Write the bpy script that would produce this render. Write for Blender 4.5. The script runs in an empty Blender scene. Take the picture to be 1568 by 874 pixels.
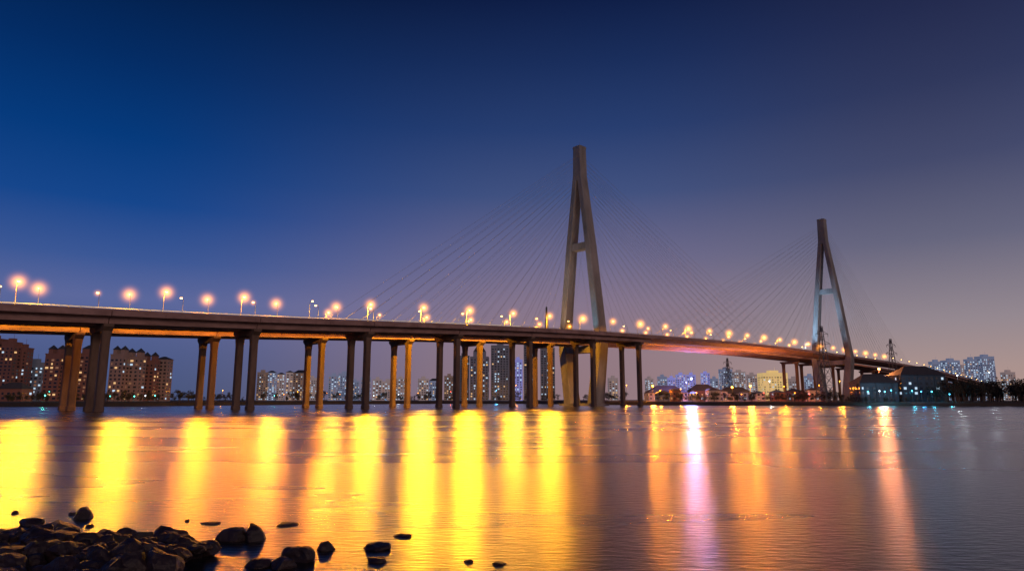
import bpy, bmesh, math, random
from mathutils import Vector, Matrix, noise
random.seed(7)
D = bpy.data
scene = bpy.context.scene
COL = scene.collection

def s2l(c):
    return tuple(((v/255)/12.92 if v/255 <= .04045 else ((v/255+.055)/1.055)**2.4) for v in c)

# ---------------------------------------------------------------- materials
def new_mat(name):
    m = D.materials.new(name); m.use_nodes = True
    return m, m.node_tree, m.node_tree.nodes['Principled BSDF']

def noisy_mat(name, c1, c2, scale=0.3, rough=0.85, bump=0.3, stretch=(1,1,1), metal=0, emis=None, es=0):
    m, nt, p = new_mat(name)
    tc = nt.nodes.new('ShaderNodeTexCoord'); mp = nt.nodes.new('ShaderNodeMapping')
    mp.inputs['Scale'].default_value = stretch
    n = nt.nodes.new('ShaderNodeTexNoise'); n.inputs['Scale'].default_value = scale; n.inputs['Detail'].default_value = 7
    n.inputs['Roughness'].default_value = .65
    r = nt.nodes.new('ShaderNodeValToRGB')
    r.color_ramp.elements[0].position = .3; r.color_ramp.elements[1].position = .7
    r.color_ramp.elements[0].color = (*c1, 1); r.color_ramp.elements[1].color = (*c2, 1)
    nt.links.new(tc.outputs['Object'], mp.inputs[0]); nt.links.new(mp.outputs[0], n.inputs['Vector'])
    nt.links.new(n.outputs['Fac'], r.inputs[0]); nt.links.new(r.outputs[0], p.inputs['Base Color'])
    p.inputs['Roughness'].default_value = rough; p.inputs['Metallic'].default_value = metal
    if bump:
        b = nt.nodes.new('ShaderNodeBump'); b.inputs['Strength'].default_value = bump; b.inputs['Distance'].default_value = .1
        nt.links.new(n.outputs['Fac'], b.inputs['Height']); nt.links.new(b.outputs[0], p.inputs['Normal'])
    if emis:
        p.inputs['Emission Color'].default_value = (*emis, 1); p.inputs['Emission Strength'].default_value = es
    return m

def emit_mat(name, c, s):
    m, nt, p = new_mat(name)
    p.inputs['Base Color'].default_value = (.1, .1, .1, 1)
    p.inputs['Emission Color'].default_value = (*c, 1); p.inputs['Emission Strength'].default_value = s
    return m

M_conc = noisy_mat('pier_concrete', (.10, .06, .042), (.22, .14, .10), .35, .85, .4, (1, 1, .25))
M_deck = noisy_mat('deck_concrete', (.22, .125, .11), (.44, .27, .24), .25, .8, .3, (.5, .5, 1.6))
M_tower = noisy_mat('tower_concrete', (.15, .145, .14), (.34, .315, .30), .12, .8, .3, (1, 1, .35))
M_asph = noisy_mat('asphalt', (.04, .04, .04), (.06, .06, .06), 1, .9, .2)
M_metal = noisy_mat('galvanised_steel', (.3, .3, .3), (.45, .45, .45), 2, .5, 0, metal=.6)
M_cable = noisy_mat('cable_sheath', (.28, .27, .27), (.33, .32, .32), 1, .6, 0)
M_dark = noisy_mat('dark_steel', (.05, .05, .06), (.09, .09, .1), 1, .6, 0)
M_lampc = emit_mat('sodium_lamp', (1, .50, .11), 14)
M_rock = noisy_mat('wet_rock', (.010, .006, .008), (.045, .026, .03), 3, .5, .8)
M_leaf = noisy_mat('bank_foliage', (.02, .025, .02), (.06, .055, .04), .4, .9, 0)
M_bark = noisy_mat('bark', (.04, .03, .025), (.08, .06, .05), 2, .9, .3)
M_land = noisy_mat('bank_earth', (.03, .028, .025), (.07, .06, .05), .05, .95, .3)
M_roof = noisy_mat('roof_tiles', (.04, .045, .06), (.07, .075, .09), .6, .8, .3)
M_white = noisy_mat('white_paint', (.7, .7, .7), (.8, .8, .8), 2, .6, 0)

# ---------------------------------------------------------------- mesh helper
class MB:
    def __init__(s): s.v = []; s.f = []; s.m = []
    def add(s, vs, fs, mi=0):
        o = len(s.v); s.v += [tuple(v) for v in vs]
        for f in fs: s.f.append(tuple(i+o for i in f)); s.m.append(mi)
    def box(s, x0, x1, y0, y1, z0, z1, mi=0, M=None):
        vs = [Vector(p) for p in ((x0,y0,z0),(x1,y0,z0),(x1,y1,z0),(x0,y1,z0),(x0,y0,z1),(x1,y0,z1),(x1,y1,z1),(x0,y1,z1))]
        if M: vs = [M @ v for v in vs]
        s.add(vs, [(0,3,2,1),(4,5,6,7),(0,1,5,4),(1,2,6,5),(2,3,7,6),(3,0,4,7)], mi)
    def rod(s, a, b, r0, r1=None, n=4, mi=0, caps=True):
        a = Vector(a); b = Vector(b); r1 = r0 if r1 is None else r1
        d = (b-a).normalized(); x = d.orthogonal().normalized(); y = d.cross(x)
        vs = [a+(x*math.cos(t)+y*math.sin(t))*r0 for t in [2*math.pi*i/n for i in range(n)]]
        vs += [b+(x*math.cos(t)+y*math.sin(t))*r1 for t in [2*math.pi*i/n for i in range(n)]]
        fs = [(i, (i+1) % n, n+(i+1) % n, n+i) for i in range(n)]
        if caps: fs += [tuple(range(n))[::-1], tuple(range(n, 2*n))]
        s.add(vs, fs, mi)
    def obj(s, name, mats, parent=None, smooth=False, recalc=True):
        me = D.meshes.new(name); me.from_pydata(s.v, [], s.f)
        for m in mats: me.materials.append(m)
        me.polygons.foreach_set('material_index', s.m)
        if recalc:
            bm = bmesh.new(); bm.from_mesh(me); bmesh.ops.recalc_face_normals(bm, faces=bm.faces); bm.to_mesh(me); bm.free()
        if smooth: me.polygons.foreach_set('use_smooth', [True]*len(me.polygons))
        me.update()
        o = D.objects.new(name, me); COL.objects.link(o)
        if parent: o.parent = parent
        return o

def empty(name, loc=(0, 0, 0)):
    e = D.objects.new(name, None); e.location = loc; COL.objects.link(e); return e

# ---------------------------------------------------------------- bridge alignment
# s runs along the bridge (positive towards the near/left approach), o is offset across it
UX, UY = -.7220, -.6919
NX, NY = .6919, -.7220
F0 = (46.0, 437.0)
SEP = 38.0
ZS = [(-1700, 5), (-1300, 7), (-1050, 15), (-843, 27), (-700, 34.5), (-600, 39), (-493, 42.0), (-400, 43.6), (-310, 44.4), (-200, 45.2), (-100, 44.6),
      (-11, 42.8), (43, 41.6), (95, 39.8), (142, 37.8), (187, 35.7), (234, 33.4), (282, 31.7), (306, 31), (400, 27.5), (520, 23)]
def zraw(s):
    if s <= ZS[0][0]: return ZS[0][1]
    for (a, za), (b, zb) in zip(ZS, ZS[1:]):
        if s <= b: return za+(zb-za)*(s-a)/(b-a)
    return ZS[-1][1]
def zd(s):   # road level
    return sum(zraw(s+k*8) for k in range(-3, 4))/7-1.0
def W(s, o, z): return Vector((F0[0]+UX*s+NX*o, F0[1]+UY*s+NY*o, z))

def sweep(mb, o0, prof, s_list, mi=0, closed=True, caps=True):
    n = len(prof); rings = []
    for s in s_list:
        z = zd(s); rings.append([W(s, o0+o, z+h) for o, h in prof])
    vs = [v for r in rings for v in r]
    fs = []
    for k in range(len(rings)-1):
        for i in range(n if closed else n-1):
            j = (i+1) % n
            fs.append((k*n+i, k*n+j, (k+1)*n+j, (k+1)*n+i))
    if caps: fs += [tuple(range(n)), tuple(range((len(rings)-1)*n, len(rings)*n))[::-1]]
    mb.add(vs, fs, mi)

def frange(a, b, st):
    n = max(1, int(round(abs(b-a)/st))); return [a+(b-a)*i/n for i in range(n+1)]

SEND = -1400
def build_deck(name, o0, s_join):
    root = empty(name)
    HW = 11.0
    mb = MB()
    ap = [(-HW, 0), (HW, 0), (HW, -1.5), (HW-1.0, -1.75), (HW-2.6, -2.0), (HW-3.0, -3.7), (3.2, -3.7), (3.0, -2.1), (-3.0, -2.1), (-3.2, -3.7), (-HW+3.0, -3.7), (-HW+2.6, -2.0), (-HW+1.0, -1.75), (-HW, -1.5)]
    bents = [470, 423, 376, 329, 282, 235, 188, 141, 94, 47, s_join]
    for a, b in zip(bents, bents[1:]):
        sweep(mb, o0, ap, frange(a-.12, b+.12, 12))
    mb.obj('approach_girders', [M_deck], root)
    mb = MB()
    mp = [(-HW, 0), (HW, 0), (HW, -1.3), (HW-.6, -1.5), (5.5, -3.1), (-5.5, -3.1), (-HW+.6, -1.5), (-HW, -1.3)]
    sweep(mb, o0, mp, frange(s_join-.12, -510, 14))
    mb.obj('main_girder', [M_deck], root)
    mb = MB()
    b2 = frange(-510, SEND, 47)
    for a, b in zip(b2, b2[1:]): sweep(mb, o0, ap, [a-.12, (a+b)/2, b+.12])
    mb.obj('far_approach_girders', [M_deck], root)
    mb = MB(); sl = frange(470, SEND, 20)
    sweep(mb, o0, [(-10.3, .06), (10.3, .06), (10.3, .01), (-10.3, .01)], sl, 0)
    for o in (-9.9, -3.6, 0, 3.6, 9.9):
        sweep(mb, o0, [(o-.08, .068), (o+.08, .068), (o+.08, .062), (o-.08, .062)], sl, 1)
    mb.obj('roadway', [M_asph, M_white], root)
    mb = MB(); sl = frange(470, SEND, 14)
    for sg in (-1, 1):
        e = sg*HW; i = sg*(HW-.35)
        pr = [(e-sg*.02, .003), (e-sg*.02, .55), (i, .55), (i, .003)]
        sweep(mb, o0, pr, sl, 0)
        for h in (.78, 1.05):
            m_ = sg*(HW-.2)
            sweep(mb, o0, [(m_-.05, h-.05), (m_+.05, h-.05), (m_+.05, h+.05), (m_-.05, h+.05)], sl, 1)
        s = 460
        while s > -600:
            z = zd(s); mb.rod(W(s, o0+sg*(HW-.2), z+.5), W(s, o0+sg*(HW-.2), z+1.08), .07, mi=1)
            s -= 3.2
    mb.obj('parapet', [M_deck, M_metal], root)
    mb = MB(); s = 460
    while s > s_join:
        z = zd(s)
        a = [W(s-.1, o0+HW+.02, z-.1), W(s+.1, o0+HW+.02, z-.1), W(s+.1, o0+HW+.02, z-1.45), W(s-.1, o0+HW+.02, z-1.45)]
        b = [W(s-.1, o0+HW+.12, z-.1), W(s+.1, o0+HW+.12, z-.1), W(s+.1, o0+HW+.12, z-1.45), W(s-.1, o0+HW+.12, z-1.45)]
        mb.add(a+b, [(0,1,2,3),(4,5,6,7),(0,1,5,4),(1,2,6,5),(2,3,7,6),(3,0,4,7)])
        s -= 5.87
    mb.obj('fascia_ribs', [M_deck], root)
    return root

def bent(mb, s, o0, zb=-3):
    z = zd(s)-3.75
    if z < 6: return
    L = 9.2; l2 = 7.6; w = 1.4
    prof = [(-L, 0), (L, 0), (L, -.9), (l2, -2.2), (-l2, -2.2), (-L, -.9)]
    vs = [W(s-w, o0+o, z+h) for o, h in prof]+[W(s+w, o0+o, z+h) for o, h in prof]
    n = 6
    mb.add(vs, [tuple(range(n)), tuple(range(n, 2*n))[::-1]]+[(i, (i+1) % n, n+(i+1) % n, n+i) for i in range(n)])
    for sg in (-1, 1):
        c = o0+sg*6.3
        hx, hy, ch = 1.15, 1.25, .25
        pr = [(-hx+ch, -hy), (hx-ch, -hy), (hx, -hy+ch), (hx, hy-ch), (hx-ch, hy), (-hx+ch, hy), (-hx, hy-ch), (-hx, -hy+ch)]
        lv = [(zb, 1.15), (1.2, 1.15), (1.6, 1.0), (z-5.2, 1.0), (z-2.2, 1.2)]
        vs = []
        for zz, k in lv: vs += [W(s+a*k, c+b*k, zz) for a, b in pr]
        n = 8
        fs = [(k*n+i, k*n+(i+1) % n, (k+1)*n+(i+1) % n, (k+1)*n+i) for k in range(len(lv)-1) for i in range(n)]
        mb.add(vs, fs)
    for o in (-6.5, -4.2, 4.2, 6.5):
        for ds in (-.7, .7):
            a = W(s+ds, o0+o, z-.02); mb.rod(a, a+Vector((0, 0, .12)), .35, n=6)

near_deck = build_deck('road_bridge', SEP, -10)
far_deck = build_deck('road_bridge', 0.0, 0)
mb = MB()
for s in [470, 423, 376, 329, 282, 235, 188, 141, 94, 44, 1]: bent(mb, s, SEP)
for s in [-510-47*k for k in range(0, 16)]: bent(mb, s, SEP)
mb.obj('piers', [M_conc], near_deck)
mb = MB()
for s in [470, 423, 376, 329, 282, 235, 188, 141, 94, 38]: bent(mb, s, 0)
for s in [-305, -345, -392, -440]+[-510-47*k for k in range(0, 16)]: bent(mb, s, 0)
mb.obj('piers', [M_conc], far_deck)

# ---------------------------------------------------------------- towers + stay cables
def tower(s0, o0, name, long_dir):
    root = empty(name)
    mb = MB()
    ztop = 173.5
    zdk = zd(s0)
    def prism(lv, c_sign=0):
        vs = []
        for z, c, w, a in lv:
            c = c*c_sign if c_sign else 0
            ch = .45
            hw, ha = w/2, a/2
            vs += [W(s0+p, o0+c+q, z) for p, q in ((-ha+ch, -hw), (ha-ch, -hw), (ha, -hw+ch), (ha, hw-ch), (ha-ch, hw), (-ha+ch, hw), (-ha, hw-ch), (-ha, -hw+ch))]
        n = 8; m = len(lv)
        fs = [(k*n+i, k*n+(i+1) % n, (k+1)*n+(i+1) % n, (k+1)*n+i) for k in range(m-1) for i in range(n)]
        fs += [tuple(range(n))[::-1], tuple(range((m-1)*n, m*n))]
        mb.add(vs, fs)
    for sg in (-1, 1):
        prism([(-3, 9.2, 6.6, 9.8), (zdk-6, 14.7, 5.6, 8.6), (zdk-1, 15.3, 4.9, 7.8), (103, 8.3, 4.4, 7.4), (152, 1.9, 3.6, 7.0)], sg)
    prism([(149.5, 0, 7.4, 6.95), (171.6, 0, 6.5, 6.7), (172.6, 0, 7.0, 7.2), (ztop, 0, 6.4, 6.6)])
    def beam(z0, z1, c, a):
        vs = [W(s0+p, o0+q, z) for z in (z0, z1) for p, q in ((-a, -c), (a, -c), (a, c), (-a, c))]
        mb.add(vs, [(0,3,2,1),(4,5,6,7),(0,1,5,4),(1,2,6,5),(2,3,7,6),(3,0,4,7)])
    beam(101.5, 106.0, 7.8, 2.9)
    beam(zdk-8.2, zdk-4.0, 14, 3.2)
    prism([(-4, 0, 30, 15), (1.4, 0, 30, 15)])
    mb.rod(W(s0, o0, ztop), W(s0, o0, ztop+4), .12, .04)
    mb.obj('pylon_frame', [M_tower], root)
    cb = MB(); n = 19
    for side, reach in ((long_dir, 292), (-long_dir, 186)):
        for i in range(n):
            t = i/(n-1)
            zt = 112+t*54
            leg = max(1.6, 8.3-(zt-103)/49*6.5)
            sd = s0+side*(24+(reach-24)*t)
            for sg in (-1, 1):
                cb.rod(W(s0+side*3.3, o0+sg*leg*.9, zt), W(sd, o0+sg*10.75, zd(sd)+.6), .055, n=5, caps=False)
    cb.obj('stay_cables', [M_cable], root)
    return root
tower(0, 0, 'bridge_pylon', -1)
tower(-310, SEP, 'bridge_pylon', 1)

# ---------------------------------------------------------------- street lamps
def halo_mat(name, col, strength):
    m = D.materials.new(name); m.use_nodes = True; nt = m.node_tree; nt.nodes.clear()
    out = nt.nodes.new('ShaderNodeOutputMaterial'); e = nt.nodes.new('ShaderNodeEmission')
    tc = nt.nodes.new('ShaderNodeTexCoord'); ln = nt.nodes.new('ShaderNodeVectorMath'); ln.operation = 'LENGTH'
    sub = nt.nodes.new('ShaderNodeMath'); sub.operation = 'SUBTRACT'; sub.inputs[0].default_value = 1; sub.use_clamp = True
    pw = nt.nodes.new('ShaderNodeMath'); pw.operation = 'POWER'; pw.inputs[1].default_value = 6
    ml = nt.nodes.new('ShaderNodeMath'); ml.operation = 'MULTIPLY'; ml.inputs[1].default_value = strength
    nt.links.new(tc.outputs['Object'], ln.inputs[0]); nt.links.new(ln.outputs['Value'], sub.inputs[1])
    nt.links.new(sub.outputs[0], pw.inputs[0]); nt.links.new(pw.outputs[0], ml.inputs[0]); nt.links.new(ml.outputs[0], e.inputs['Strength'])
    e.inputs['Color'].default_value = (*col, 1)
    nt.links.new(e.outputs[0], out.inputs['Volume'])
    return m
M_halo = halo_mat('lamp_glare_glow', (1, .34, .035), 2.1)  # emissive volume imitating glare around the lamps, no actual mist
def ico(name, sub):
    me = D.meshes.new(name); bm = bmesh.new(); bmesh.ops.create_icosphere(bm, subdivisions=sub, radius=1); bm.to_mesh(me); bm.free(); return me
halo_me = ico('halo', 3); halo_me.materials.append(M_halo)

mb = MB()
mb.rod((0, 0, 0), (0, 0, .5), .22, .2, 8)
mb.rod((0, 0, .5), (0, 0, 8.8), .13, .08, 8)
pts = [Vector((0, 0, 8.8)), Vector((.35, 0, 9.35)), Vector((1.0, 0, 9.7)), Vector((1.9, 0, 9.8))]
for a, b in zip(pts, pts[1:]): mb.rod(a, b, .07, .06, 6)
mb.add([(1.8,-.16,9.75),(2.8,-.2,9.7),(2.8,.2,9.7),(1.8,.16,9.75),(1.85,-.1,9.95),(2.6,-.12,9.92),(2.6,.12,9.92),(1.85,.1,9.95)],
       [(0,3,2,1),(4,5,6,7),(0,1,5,4),(1,2,6,5),(2,3,7,6),(3,0,4,7)], 0)
mb.rod((2.3, 0, 9.69), (2.3, 0, 9.38), .46, .36, 8, mi=1)
lamp_src = mb.obj('street_lamp', [M_metal, M_lampc])
lamp_me = lamp_src.data; D.objects.remove(lamp_src)
light_cache = {}
def point(name, col, power, rad=.3, kind='POINT'):
    k = (name, col, round(power), rad, kind)
    if k not in light_cache:
        l = D.lights.new(name, kind); l.color = col; l.energy = power; l.shadow_soft_size = rad; light_cache[k] = l
        if kind == 'SPOT': l.spot_size = math.radians(176); l.spot_blend = .03
    o = D.objects.new(name, light_cache[k]); COL.objects.link(o); return o
YEL = (1, .42, .008); ORG = (1, .30, .008)
def street_lamp(s, o, power, face=1, halo=5.5, col=YEL, sc=1):
    ob = D.objects.new('street_lamp', lamp_me); COL.objects.link(ob)
    ob.location = W(s, o, zd(s)+.05); ob.scale = (sc,)*3
    ob.rotation_euler = (0, 0, math.atan2(NY*face, NX*face))
    if power:
        l = point('lamp_light', col, power, .3, 'SPOT'); l.parent = ob; l.location = (2.3, 0, 9.1)
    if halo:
        h = D.objects.new('glare_glow', halo_me); COL.objects.link(h); h.parent = ob; h.location = (2.3, 0, 9.4); h.scale = (halo/sc,)*3  # added glow ball, imitates glare around the lamp head
PW = 60000
near = {304:(.25,6,ORG), 261.5:(.12,6,ORG), 234:(.3,6,ORG), 206:(.02,0,ORG), 178.5:(1.1,6,YEL), 150:(1.5,6,YEL), 122:(1.8,6.6,YEL), 92:(1.1,5.6,YEL)}
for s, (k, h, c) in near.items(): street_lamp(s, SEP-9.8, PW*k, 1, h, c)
NK = [(1.4, YEL), (.2, ORG), (.03, ORG), (.03, ORG), (.3, ORG), (.9, ORG), (.08, ORG), (.08, ORG), (.6, ORG), (.08, ORG), (.5, ORG), (.08, ORG), (.08, ORG)]
for i in range(0, 38):
    s = 64-28.4*i
    k, c = NK[i] if i < len(NK) else (.05, ORG)
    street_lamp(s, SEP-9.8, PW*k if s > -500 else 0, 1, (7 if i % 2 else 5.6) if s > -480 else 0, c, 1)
# lower lamps on the river side of the near approach
for s, k, c in ((325, 1.2, YEL), (301, 1.0, YEL), (277, .85, YEL), (253, .85, ORG), (228.5, .95, ORG), (204, .7, ORG)):
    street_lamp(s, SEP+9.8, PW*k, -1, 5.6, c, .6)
far = {178:(.8,5.4,ORG), 149.5:(.02,3.5,ORG), 120:(1.5,5.4,YEL), 89:(1.4,5.4,YEL)}
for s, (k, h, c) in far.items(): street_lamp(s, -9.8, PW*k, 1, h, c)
for i in range(0, 38):
    s = 61-28.4*i
    k = {0: .05, 1: .6}.get(i, .02)
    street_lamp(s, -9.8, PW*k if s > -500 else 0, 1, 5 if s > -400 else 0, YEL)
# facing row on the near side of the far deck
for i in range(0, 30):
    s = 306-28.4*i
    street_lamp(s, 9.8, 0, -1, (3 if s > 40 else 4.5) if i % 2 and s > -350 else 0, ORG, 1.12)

# traffic light trails (long exposure) along the decks
M_trail = emit_mat('headlight_trail', (1, .82, .66), .6)
mb = MB()
for o in (SEP+6.3, SEP+4.9):
    sweep(mb, 0, [(o-.06, 1.35), (o+.06, 1.35), (o+.06, 1.5), (o-.06, 1.5)], frange(430, 100, 12))
mb.obj('traffic_light_trails', [M_trail])

# ---------------------------------------------------------------- tower floodlights
def floodlight(s, o, tgt_s, tgt_o, tgt_z, col, power, ang=40):
    p = W(s, o, zd(s)+1.6); t = W(tgt_s, tgt_o, tgt_z)
    mb = MB()
    mb.box(-.4, .4, -.3, .3, -.3, .25, 0); mb.rod((0, 0, -1.5), (0, 0, -.3), .08, n=6)
    mb.box(-.34, .34, -.24, .24, .252, .27, 1)
    ob = mb.obj('floodlight', [M_dark, M_white]); ob.location = p
    l = D.lights.new('beam', 'SPOT'); l.energy = power; l.color = col; l.spot_size = math.radians(ang); l.spot_blend = .8; l.shadow_soft_size = .5
    lo = D.objects.new('beam', l); COL.objects.link(lo); lo.parent = ob; lo.location = (0, 0, .5)
    lo.rotation_euler = (t-(p+Vector((0, 0, .5)))).to_track_quat('-Z', 'Y').to_euler()
floodlight(42, 10.3, 0, 2, 100, (1, .9, .82), 42000, 62)
floodlight(30, -10.3, 0, -10, 70, (1, .66, .36), 34000, 60)
floodlight(22, 10.3, 0, 13, 60, (.4, .75, 1), 16000, 50)
floodlight(-268, SEP-10.3, -310, SEP-10, 80, (.35, .65, 1), 260000, 56)
floodlight(-268, SEP+10.3, -310, SEP+10, 80, (.45, .72, 1), 60000, 60)
floodlight(-330, SEP+10.3, -310, SEP+13, 60, (1, .25, .12), 34000, 50)

# ---------------------------------------------------------------- water and land
m = D.materials.new('river_water'); m.use_nodes = True; nt = m.node_tree; nt.nodes.clear()
out = nt.nodes.new('ShaderNodeOutputMaterial'); mixs = nt.nodes.new('ShaderNodeMixShader')
gl = nt.nodes.new('ShaderNodeBsdfAnisotropic') if hasattr(bpy.types, 'ShaderNodeBsdfAnisotropic') else nt.nodes.new('ShaderNodeBsdfGlossy')
gl.distribution = 'BECKMANN'
gl.inputs['Color'].default_value = (1, .96, .9, 1)
df = nt.nodes.new('ShaderNodeBsdfDiffuse'); df.inputs['Color'].default_value = (.010, .012, .016, 1)
fr = nt.nodes.new('ShaderNodeFresnel'); fr.inputs['IOR'].default_value = 1.4
tc = nt.nodes.new('ShaderNodeTexCoord')
def nz(scale, rot, ns, det, dist=.5, rg=.6):
    mp1 = nt.nodes.new('ShaderNodeMapping'); mp1.inputs['Scale'].default_value = scale; mp1.inputs['Rotation'].default_value = (0, 0, rot)
    n1 = nt.nodes.new('ShaderNodeTexNoise'); n1.inputs['Scale'].default_value = ns; n1.inputs['Detail'].default_value = det; n1.inputs['Distortion'].default_value = dist; n1.inputs['Roughness'].default_value = rg
    nt.links.new(tc.outputs['Object'], mp1.inputs[0]); nt.links.new(mp1.outputs[0], n1.inputs['Vector']); return n1
n1 = nz((.8, 2.4, 1), .1, 2.0, 4, .4, .55)
n2 = nz((.012, .05, 1), 0, 1, 4, 0, .5)
bmp = nt.nodes.new('ShaderNodeBump'); bmp.inputs['Strength'].default_value = .5; bmp.inputs['Distance'].default_value = .075
nt.links.new(n1.outputs['Fac'], bmp.inputs['Height'])
for nd in (gl, fr, df): nt.links.new(bmp.outputs[0], nd.inputs['Normal'])
mr = nt.nodes.new('ShaderNodeMapRange'); mr.inputs[1].default_value = .35; mr.inputs[2].default_value = .65; mr.inputs[3].default_value = .255; mr.inputs[4].default_value = .295
nt.links.new(n2.outputs['Fac'], mr.inputs[0]); nt.links.new(mr.outputs[0], gl.inputs['Roughness'])
nt.links.new(fr.outputs[0], mixs.inputs[0]); nt.links.new(df.outputs[0], mixs.inputs[1]); nt.links.new(gl.outputs[0], mixs.inputs[2]); nt.links.new(mixs.outputs[0], out.inputs['Surface'])
M_water = m
mb = MB(); mb.add([(-9000, -300, 0), (9000, -300, 0), (9000, 9000, 0), (-9000, 9000, 0)], [(0, 1, 2, 3)])
mb.obj('river_water', [M_water], recalc=False)

shore = [(-9000, 120), (-2500, 200), (-700, 290), (-400, 330), (-260, 352), (-215, 385), (-190, 450), (-150, 560), (-60, 650), (20, 640), (60, 540), (85, 478), (130, 452), (190, 432), (260, 410), (340, 385), (600, 320), (2500, 200), (9000, 100)]
pts = []
for (a, b), (c, d) in zip(shore, shore[1:]):
    n = max(1, min(40, int(math.hypot(c-a, d-b)/12)))
    for i in range(n): pts.append((a+(c-a)*i/n, b+(d-b)*i/n))
pts.append(shore[-1])
vs = []; fs = []
for (x, y) in pts:
    j = noise.noise((x*.03, y*.03, 0))*5
    vs += [(x, y-4+j, -1.5), (x, y+j, .7+noise.noise((x*.1, 3, 0))*.3), (x, y+4+j, 2.2+noise.noise((x*.07, 1, 0))*.4), (x, y+40, 2.6), (x, 14000, 3)]
for k in range(len(pts)-1):
    for i in range(4): fs.append((k*5+i, (k+1)*5+i, (k+1)*5+i+1, k*5+i+1))
mb = MB(); mb.add(vs, fs); mb.obj('riverbank_ground', [M_land], smooth=True)

# ---------------------------------------------------------------- rocks in the foreground
def rock(mb, x, y, z, sx, sy, sz, seed):
    bm = bmesh.new(); bmesh.ops.create_icosphere(bm, subdivisions=3, radius=1)
    rnd = random.Random(seed)
    planes = [(Vector((rnd.uniform(-1, 1), rnd.uniform(-1, 1), rnd.uniform(-.4, 1))).normalized(), rnd.uniform(.55, .82)) for _ in range(10)]
    planes.append((Vector((rnd.uniform(-.3, .3), rnd.uniform(-.3, .3), 1)).normalized(), rnd.uniform(.5, .8)))
    rot = Matrix.Rotation(rnd.uniform(0, 6.28), 3, 'Z')
    kx = rnd.uniform(.9, 1.2)
    vs = []
    for v in bm.verts:
        c = v.co.copy()
        for nrm, d in planes:
            k = c.dot(nrm)
            if k > d: c -= nrm*(k-d)*.95
        c *= 1+.18*noise.noise(c*2.0+Vector((seed, 0, 0)))+.08*noise.noise(c*6+Vector((seed, 5, 0)))
        c = rot @ c
        vs.append((x+c.x*sx*kx, y+c.y*sy, z+c.z*sz))
    mb.add(vs, [tuple(v.index for v in f.verts) for f in bm.faces]); bm.free()
mb = MB(); sd = 1
# measured rocks: (lateral metres, distance metres, half-width, half-height)
R = [(-17.1, 21.6, .55, .4), (-16.4, 21.0, .45, .3), (-15.9, 20.6, .3, .22), (-16.0, 22.6, .14, .1), (-14.0, 22.4, .16, .08), (-13.3, 21.8, .38, .34), (-12.2, 20.3, .15, .08),
     (-14.1, 20.6, .34, .2), (-12.4, 19.3, .5, .36), (-11.9, 18.8, .4, .3), (-7.35, 18.4, .36, .4), (-6.7, 18.4, .34, .46), (-6.6, 20.6, .36, .09), (-9.8, 21.2, .1, .08),
     (-8.95, 20.8, .3, .06), (-4.85, 16.2, .38, .42), (-4.55, 17.3, .26, .24), (-5.6, 15.6, .28, .22), (-3.35, 17.4, .36, .16), (-3.1, 16.1, .26, .12), (-2.95, 18.9, .25, .07),
     (-.98, 16.0, .12, .07), (-.28, 15.8, .2, .06), (-8.6, 17.8, .5, .46), (-8.0, 17.2, .45, .46), (-7.6, 16.4, .4, .38), (-10.0, 18.4, .3, .34), (-9.4, 17.9, .34, .38), (-5.0, 15.5, .3, .28)]
for x, y, a, h in R:
    rock(mb, x, y, h*.15, a, a*.9, h, sd); sd += 1
for i in range(250):
    t = random.random()**1.2; x = -13.4+t*6.3; y = random.uniform(13.4, 18.5-.9*max(0, (x+10.5))*.4)
    a = random.choice([random.uniform(.12, .25), random.uniform(.22, .42), random.uniform(.3, .52)])
    if y > 17.2 and random.random() < .4: continue
    hump = .24*math.exp(-((y-15.6)/1.5)**2)
    rock(mb, x, y, hump+random.uniform(-.05, .22), a, a*.9, a*random.uniform(.6, 1.0), sd); sd += 1
mb.obj('shore_rocks', [M_rock])

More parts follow.
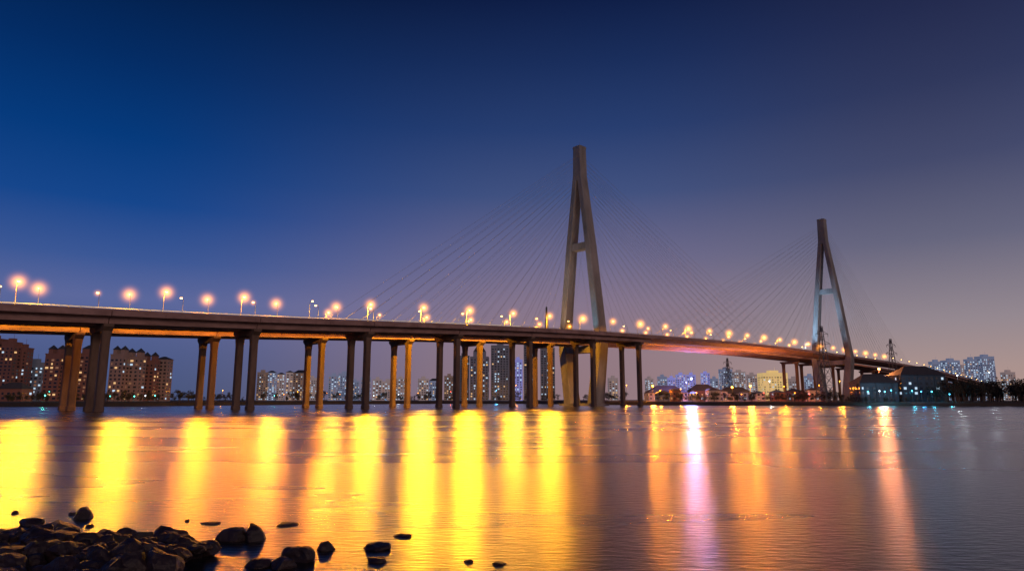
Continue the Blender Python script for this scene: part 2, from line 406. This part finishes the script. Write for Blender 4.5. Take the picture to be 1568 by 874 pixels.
# ---------------------------------------------------------------- buildings
W_dark = noisy_mat('window_glass_dark', (.015, .018, .025), (.03, .035, .05), 1, .2, 0)
W_warm = emit_mat('window_warm', (1, .58, .24), .85)
W_cool = emit_mat('window_cool', (.6, .8, 1), .85)
W_dim = emit_mat('window_dim', (1, .42, .2), .2)
walls = {}
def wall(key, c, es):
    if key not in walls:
        walls[key] = noisy_mat('facade_'+key, tuple(v*.75 for v in c), c, .15, .85, .1, emis=c, es=es)  # wall emission stands in for floodlighting and distance haze on the facade
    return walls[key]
def building(name, X, Y, w, d, h, wk, lit=.25, cool=.3, roof='flat', rot=0., fl=3.1, bay=3.4, z0=2.3):
    mb = MB()
    mb.box(-w/2, w/2, -d/2, d/2, 0, h)
    nf = max(2, int((h-1.5)/fl))
    def facade(P, U, L, N):
        nb = max(2, int(L/bay)); bw = L/nb
        for i in range(nb):
            pil = (i % 3 == 2)
            colk = random.uniform(.5, 1.5)
            for j in range(nf):
                a0 = random.choice([.2, .28, .3]); a1 = random.choice([.6, .72, .8])
                a = P+U*(bw*(i+a0))+Vector((0, 0, 1+fl*j+.7)); b = P+U*(bw*(i+a1))+Vector((0, 0, 1+fl*j+.7))
                up = Vector((0, 0, fl*.5)); off = N*.06
                r = random.random()
                mi = 1 if r > lit*colk else (3 if random.random() < cool else (2 if random.random() < .45 else 4))
                mb.add([a+off, b+off, b+off+up, a+off+up], [(0, 1, 2, 3)], mi)
            if pil:
                q = P+U*(bw*(i+1))
                vs = [q-U*.25+N*.01, q+U*.25+N*.01, q+U*.25+N*.5, q-U*.25+N*.5]
                vs += [v+Vector((0, 0, h-.3)) for v in vs]
                mb.add(vs, [(4,5,6,7),(0,1,5,4),(1,2,6,5),(2,3,7,6),(3,0,4,7)], 0)
    facade(Vector((-w/2, -d/2, 0)), Vector((1, 0, 0)), w, Vector((0, -1, 0)))
    facade(Vector((w/2, d/2, 0)), Vector((-1, 0, 0)), w, Vector((0, 1, 0)))
    facade(Vector((w/2, -d/2, 0)), Vector((0, 1, 0)), d, Vector((1, 0, 0)))
    facade(Vector((-w/2, d/2, 0)), Vector((0, -1, 0)), d, Vector((-1, 0, 0)))
    def hip(x0, x1, y0, y1, z, hh, ov=.8):
        x0 -= ov; x1 += ov; y0 -= ov; y1 += ov
        r = min(x1-x0, y1-y0)/2*.9
        mb.add([(x0,y0,z),(x1,y0,z),(x1,y1,z),(x0,y1,z),(x0+r,(y0+y1)/2,z+hh),(x1-r,(y0+y1)/2,z+hh)], [(0,1,5,4),(1,2,5),(2,3,4,5),(3,0,4),(0,3,2,1)], 5)
    if roof == 'flat':
        mb.box(-w/2-.3, w/2+.3, -d/2-.3, d/2+.3, h+.003, h+.9)
        mb.box(-w*.18, w*.2, -d*.25, d*.25, h+.9, h+4.2)
        mb.rod((w*.1, 0, h+4.2), (w*.1, 0, h+9), .12)
    elif roof == 'hip':
        hip(-w/2, w/2, -d/2, d/2, h+.02, min(6, w*.25))
    elif roof == 'ornate':
        mb.box(-w/2-.3, w/2+.3, -d/2-.3, d/2+.3, h+.003, h+.8)
        for c in (-.3, .3):
            mb.box(w*(c-.14), w*(c+.14), -d*.3, d*.3, h+.8, h+4.5)
            hip(w*(c-.14), w*(c+.14), -d*.3, d*.3, h+4.52, 3.5, .5)
    elif roof == 'spire':
        mb.box(-w*.35, w*.35, -d*.35, d*.35, h+.003, h+6)
        mb.add([(-w*.35,-d*.35,h+6.01),(w*.35,-d*.35,h+6.01),(w*.35,d*.35,h+6.01),(-w*.35,d*.35,h+6.01),(0,0,h+18)], [(0,1,4),(1,2,4),(2,3,4),(3,0,4)], 5)
    o = mb.obj(name, [walls[wk], W_dark, W_warm, W_cool, W_dim, M_roof], recalc=False)
    o.location = (X, Y, z0); o.rotation_euler = (0, 0, rot)
    return o
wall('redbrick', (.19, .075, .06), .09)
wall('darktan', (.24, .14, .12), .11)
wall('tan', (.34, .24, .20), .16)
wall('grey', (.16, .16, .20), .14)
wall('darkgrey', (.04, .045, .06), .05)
wall('haze', (.36, .28, .28), .38)  # distance haze put into the wall colour and its glow
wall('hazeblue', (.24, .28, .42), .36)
wall('violet_lit', (.26, .26, .62), .6)  # purple lighting put into the wall colour and its glow
wall('yellow_lit', (.62, .44, .18), .8)  # warm floodlighting put into the wall colour and its glow
def at(px, Y): return (px-784)/1045*Y
def B(name, x0, x1, yt, Y, wk, lit=.25, cool=.3, roof='flat', d=None, rot=0.):
    s = 1060/Y; w = (x1-x0)/s; h = (612-yt)/s+3.6-2.3
    k = {'hip': min(6, w*.25), 'ornate': 8, 'spire': 18, 'flat': 4}[roof]
    building(name, at((x0+x1)/2, Y), Y, w, d or max(10, w*.6), max(5, h-k), wk, lit, cool, roof, rot)
AB = 'apartment_building'
B(AB, -40, -4, 512, 600, 'redbrick', .15); B(AB, -2, 18, 517, 600, 'redbrick', .12); B(AB, 19, 37, 526, 610, 'redbrick', .14, rot=.1); B(AB, 38, 60, 549, 640, 'grey', .2, .8)
B(AB, 68, 92, 527, 560, 'redbrick', .18, .1, 'ornate'); B(AB, 94, 136, 527, 580, 'redbrick', .18, .2, 'ornate', rot=.08)
B(AB, 168, 188, 528, 560, 'darktan', .24, .2, 'ornate'); B(AB, 190, 214, 532, 570, 'darktan', .24, .2, 'ornate', rot=-.06); B(AB, 215, 236, 538, 585, 'redbrick', .22, .3, 'ornate'); B(AB, 237, 256, 545, 600, 'darktan', .22, .2, 'hip')
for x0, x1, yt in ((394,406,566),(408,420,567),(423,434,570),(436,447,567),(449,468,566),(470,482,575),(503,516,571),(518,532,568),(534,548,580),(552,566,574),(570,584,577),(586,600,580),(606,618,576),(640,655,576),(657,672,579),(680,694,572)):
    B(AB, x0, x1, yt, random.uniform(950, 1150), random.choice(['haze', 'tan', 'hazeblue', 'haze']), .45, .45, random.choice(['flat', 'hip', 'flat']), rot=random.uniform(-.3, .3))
B('office_tower', 700, 718, 540, 850, 'grey', .2, .7); B('office_tower', 720, 748, 522, 820, 'grey', .28, .6, 'spire'); B('office_tower', 752, 779, 524, 860, 'grey', .22, .7); B('office_tower', 786, 800, 546, 900, 'violet_lit', .3, .8)
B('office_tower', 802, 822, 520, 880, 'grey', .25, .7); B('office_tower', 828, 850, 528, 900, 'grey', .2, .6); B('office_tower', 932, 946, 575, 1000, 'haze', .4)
for x0, x1, yt, k in ((990,1000,576,'haze'),(1008,1022,573,'hazeblue'),(1024,1034,575,'violet_lit'),(1037,1050,570,'violet_lit'),(1053,1066,570,'violet_lit'),(1075,1088,568,'violet_lit'),(1090,1100,576,'hazeblue'),(1104,1122,562,'hazeblue'),(1124,1142,566,'haze'),(1146,1160,570,'haze'),(1210,1224,576,'haze'),(1236,1248,572,'hazeblue'),(1430,1446,550,'hazeblue'),(1450,1472,548,'hazeblue'),(1474,1484,558,'haze'),(1485,1500,546,'hazeblue'),(1503,1526,542,'hazeblue'),(1540,1556,566,'haze')):
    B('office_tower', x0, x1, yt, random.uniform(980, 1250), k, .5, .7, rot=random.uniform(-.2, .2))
B('lit_office_block', 1166, 1204, 567, 900, 'yellow_lit', .8, .1)
B('riverside_warehouse', 990, 1050, 590, 560, 'tan', .3, .1, 'hip'); B('riverside_warehouse', 1056, 1096, 588, 600, 'redbrick', .3, .4, 'hip'); B('riverside_warehouse', 1100, 1150, 592, 620, 'tan', .3, .2, 'hip')
B('riverside_warehouse', 0, 40, 585, 470, 'redbrick', .1, .2, 'hip')
B('riverside_hall', 1310, 1368, 572, 440, 'darkgrey', .08, 1, 'hip', d=14); B('riverside_hall', 1372, 1440, 560, 445, 'darkgrey', .08, 1, 'hip', d=16)
for i in range(10):
    x = 1000+i*26+random.uniform(-6, 6)
    B('riverside_house', x, x+random.uniform(12, 20), random.uniform(592, 600), random.uniform(500, 600), random.choice(['tan', 'redbrick', 'grey']), .4, .3, 'hip')

# ---------------------------------------------------------------- lattice masts
def pylon(name, X, Y, h, bw, arms, rr=.16):
    mb = MB(); n = 9
    def hw(t): return bw*(1-t)**1.3*.5+.5
    L = [(h*i/n, hw(i/n)) for i in range(n+1)]
    for (z0, a), (z1, b) in zip(L, L[1:]):
        c0 = [(-a,-a,z0),(a,-a,z0),(a,a,z0),(-a,a,z0)]; c1 = [(-b,-b,z1),(b,-b,z1),(b,b,z1),(-b,b,z1)]
        for i in range(4):
            j = (i+1) % 4
            mb.rod(c0[i], c1[i], rr*1.3); mb.rod(c0[i], c1[j], rr*.7); mb.rod(c0[j], c1[i], rr*.7); mb.rod(c1[i], c1[j], rr*.7)
    for t, l in arms:
        z = h*t; w = hw(t)
        for sg in (-1, 1):
            mb.rod((sg*w, -w, z), (sg*l, 0, z+.4), rr*.9); mb.rod((sg*w, w, z), (sg*l, 0, z+.4), rr*.9); mb.rod((sg*w*.8, 0, z+h*.05), (sg*l, 0, z+.4), rr*.9)
            mb.rod((sg*l, 0, z+.4), (sg*l, 0, z-1.6), rr*.7)
    o = mb.obj(name, [M_dark]); o.location = (X, Y, 2.2); o.rotation_euler = (0, 0, .3)
arms = [(.62, 7.5), (.76, 6), (.89, 4.8)]
pylon('electricity_pylon', at(1266, 430), 430, 48, 8, arms)
pylon('electricity_pylon', at(1372, 600), 600, 55, 9, arms, .2)
pylon('electricity_pylon', at(1117, 700), 700, 44, 9, arms, .2)
pylon('communication_mast', at(838, 900), 900, 125, 12, [], .35)

# ---------------------------------------------------------------- bank lamps
def bank_lamp(px, py, Y, col, power, r=.5):
    zz = (612-py)*Y/1060+3.6
    mb = MB(); mb.rod((0, 0, 0), (0, 0, zz-2.3), .12, .08, 6, 0)
    bm = bmesh.new(); bmesh.ops.create_icosphere(bm, subdivisions=1, radius=r)
    mb.add([(v.co.x, v.co.y, v.co.z+zz-2.3+r*.8) for v in bm.verts], [tuple(v.index for v in f.verts) for f in bm.faces], 1); bm.free()
    key = 'bulb_%d_%d_%d' % tuple(int(c*10) for c in col)
    mt = D.materials.get(key) or emit_mat(key, col, 8)
    o = mb.obj('bank_lamp', [M_dark, mt]); o.location = (at(px, Y), Y, 2.3)
    if power:
        l = point('lamp_light', col, power, r); l.parent = o; l.location = (0, -1.2, zz-2.3+r)
    return o
CY = (.1, 1, .75); BL = (.06, .38, 1); OR = (1, .29, .015); VI = (.24, .28, 1); WH = (.7, .85, 1); RE = (1, .08, .04); CB = (.08, .65, 1)
for a in [(68,606,400,CY,700),(74,600,470,CY,600),(168,607,480,CY,800),(205,607,480,CY,800),(222,606,500,WH,1000),(237,606,500,CY,1200),(190,600,520,OR,3000),
          (549,616,655,BL,9000),(556,614,660,CY,1500),(590,612,700,BL,9000),(572,606,700,WH,1000),(420,606,700,CY,1000),(340,598,650,OR,5000),(455,600,720,OR,5000),(520,604,720,OR,5000),(610,604,720,WH,1000),
          (360,602,690,OR,0),(384,600,690,WH,0),(434,604,700,OR,0),(500,602,700,OR,0),(536,600,700,OR,0),(640,602,700,OR,0),(668,604,700,WH,0),(712,604,700,OR,0),
          (760,598,700,BL,3000),(790,590,720,OR,4000),(690,600,720,RE,1500),(960,590,560,OR,6000),
          (1000,592,520,OR,46000),(1012,600,505,OR,32000),(1028,604,505,OR,0),(1043,596,520,OR,9000),(1060,581,540,VI,56000),(1052,586,540,VI,9000),(1067,602,500,OR,5000),(1085,604,505,WH,0),(1098,596,560,OR,18000),(1122,594,520,OR,46000),(1150,592,520,OR,46000),
          (1136,604,500,OR,0),(1170,602,520,RE,6000),(1202,592,520,OR,9000),(1180,584,560,WH,2000),(1218,602,480,OR,0),(1240,604,470,RE,7000),(1330,600,425,CB,900),(1348,599,425,WH,1500),(1356,600,424,CB,1200),(1366,598,425,CB,600),(1350,566,460,(1,.30,.08),40000),
          (1288,584,540,OR,14000),(1256,590,520,OR,8000),(1398,599,425,CB,900),(1412,600,425,BL,800),(1428,600,425,CB,900),(1455,604,425,CB,900),(1470,575,500,WH,3000),(1435,570,520,BL,3000),(1520,570,520,WH,1500)]:
    bank_lamp(*a, r=.4 if a[4] < 20000 else .8)

# ---------------------------------------------------------------- trees on the banks (distant masses)
def tree_mass(name, spots):
    mb = MB()
    for (X, Y, h) in spots:
        th = h*.35
        mb.rod((X, Y, 1.5), (X+random.uniform(-.3, .3), Y, th+2), h*.03, h*.018, 6, 1)
        blobs = []
        for k in range(6):
            a = random.uniform(0, 6.28); r = h*.22*random.random()**.5
            b = Vector((X+math.cos(a)*r, Y+math.sin(a)*r, 2+h*random.uniform(.35, .85)))
            blobs.append((b, h*random.uniform(.12, .2)))
            mb.rod((X, Y, th+1.8), b, h*.012, h*.004, 4, 1, False)
        for b, r in blobs:
            for q in range(46):
                d = Vector((random.gauss(0, 1), random.gauss(0, 1), random.gauss(0, .8))); d *= r*random.uniform(.4, 1.1)/max(.3, d.length)
                c = b+d; s = h*random.uniform(.02, .04)
                u = Vector((random.uniform(-1, 1), random.uniform(-1, 1), random.uniform(-1, 1))).normalized(); v = u.orthogonal().normalized()
                mb.add([c-u*s, c+v*s, c+u*s, c-v*s], [(0, 1, 2, 3)], 0)
    mb.obj(name, [M_leaf, M_bark], recalc=False)
sp = []
for i in range(170):
    px = random.uniform(1225, 1660); Y = random.uniform(400, 470) if px > 1300 else random.uniform(440, 480)
    if 1300 < px < 1445: Y = random.uniform(404, 420)
    h = random.uniform(5, 9) if px < 1445 else random.uniform(9, 16)
    if 1300 < px < 1445: h = random.uniform(2, 4.5)
    sp.append((at(px, Y), Y+10, h))
tree_mass('bank_tree_row', sp)
tree_mass('bank_tree_row', [(at(px, Y), Y, random.uniform(3.5, 8)) for px, Y in [(random.uniform(1000, 1235), random.uniform(475, 520)) for _ in range(60)]])
sp = [(at(px, Y), Y, random.uniform(4, 9)) for px, Y in [(random.uniform(-40, 300), random.uniform(400, 460)) for _ in range(60)]]
sp += [(at(px, Y), Y, random.uniform(5, 12)) for px, Y in [(random.uniform(255, 960), random.uniform(665, 720)) for _ in range(120)]]
tree_mass('bank_tree_row', sp)

# ---------------------------------------------------------------- sky
w = D.worlds.new('World'); scene.world = w; w.use_nodes = True; nt = w.node_tree
bg = nt.nodes['Background']
tc = nt.nodes.new('ShaderNodeTexCoord'); sx = nt.nodes.new('ShaderNodeSeparateXYZ'); nt.links.new(tc.outputs['Generated'], sx.inputs[0])
def ramp(stops):
    r = nt.nodes.new('ShaderNodeValToRGB'); e = r.color_ramp.elements
    for i, (p_, c) in enumerate(stops):
        if i < 2: el = e[i]; el.position = p_
        else: el = e.new(p_)
        el.color = (*s2l(c), 1)
    nt.links.new(sx.outputs['Z'], r.inputs[0]); return r
rl = ramp([(0, (70, 84, 122)), (.6, (2, 18, 48)), (.06, (78, 92, 138)), (.13, (92, 104, 156)), (.18, (60, 88, 150)), (.25, (22, 70, 140)), (.33, (6, 58, 124)), (.42, (4, 44, 100)), (.53, (3, 26, 64))])
rm = ramp([(0, (146, 120, 126)), (.6, (10, 22, 56)), (.08, (146, 122, 132)), (.14, (134, 118, 140)), (.203, (110, 106, 140)), (.296, (66, 82, 128)), (.384, (40, 62, 112)), (.466, (26, 46, 92)), (.539, (15, 30, 70))])
rr_ = ramp([(0, (176, 146, 138)), (.6, (20, 26, 54)), (.04, (170, 146, 142)), (.1, (148, 136, 144)), (.2, (102, 102, 126)), (.296, (68, 74, 108)), (.384, (48, 56, 92)), (.466, (36, 43, 78)), (.539, (26, 32, 62))])
def mr(a, b):
    n = nt.nodes.new('ShaderNodeMapRange'); n.interpolation_type = 'SMOOTHSTEP'; n.inputs[1].default_value = a; n.inputs[2].default_value = b
    nt.links.new(sx.outputs['X'], n.inputs[0]); return n
def mix(f, a, b):
    n = nt.nodes.new('ShaderNodeMix'); n.data_type = 'RGBA'
    nt.links.new(f, n.inputs[0]); nt.links.new(a, n.inputs[6]); nt.links.new(b, n.inputs[7]); return n.outputs[2]
c = mix(mr(-.50, .08).outputs[0], rl.outputs[0], rm.outputs[0])
c = mix(mr(.12, .55).outputs[0], c, rr_.outputs[0])
nt.links.new(c, bg.inputs['Color']); bg.inputs['Strength'].default_value = 1.0

# added fill light from behind the camera, brightens deck fascia and towers
l = D.lights.new('fill_sun', 'SUN'); l.energy = .45; l.angle = math.radians(12); l.color = (1, .66, .5)
o = D.objects.new('fill_sun', l); COL.objects.link(o); o.rotation_euler = (math.radians(72), 0, math.radians(28))

# ---------------------------------------------------------------- camera
cd = D.cameras.new('camera'); cd.lens = 36*1030/1568; cd.sensor_width = 36; cd.clip_end = 30000; cd.clip_start = .1
cam = D.objects.new('camera', cd); COL.objects.link(cam)
cam.location = (0, 0, 3.6); cam.rotation_euler = (math.radians(90+9.643), 0, 0)
scene.camera = cam
scene.view_settings.view_transform = 'Standard'; scene.view_settings.look = 'None'; scene.view_settings.exposure = 0
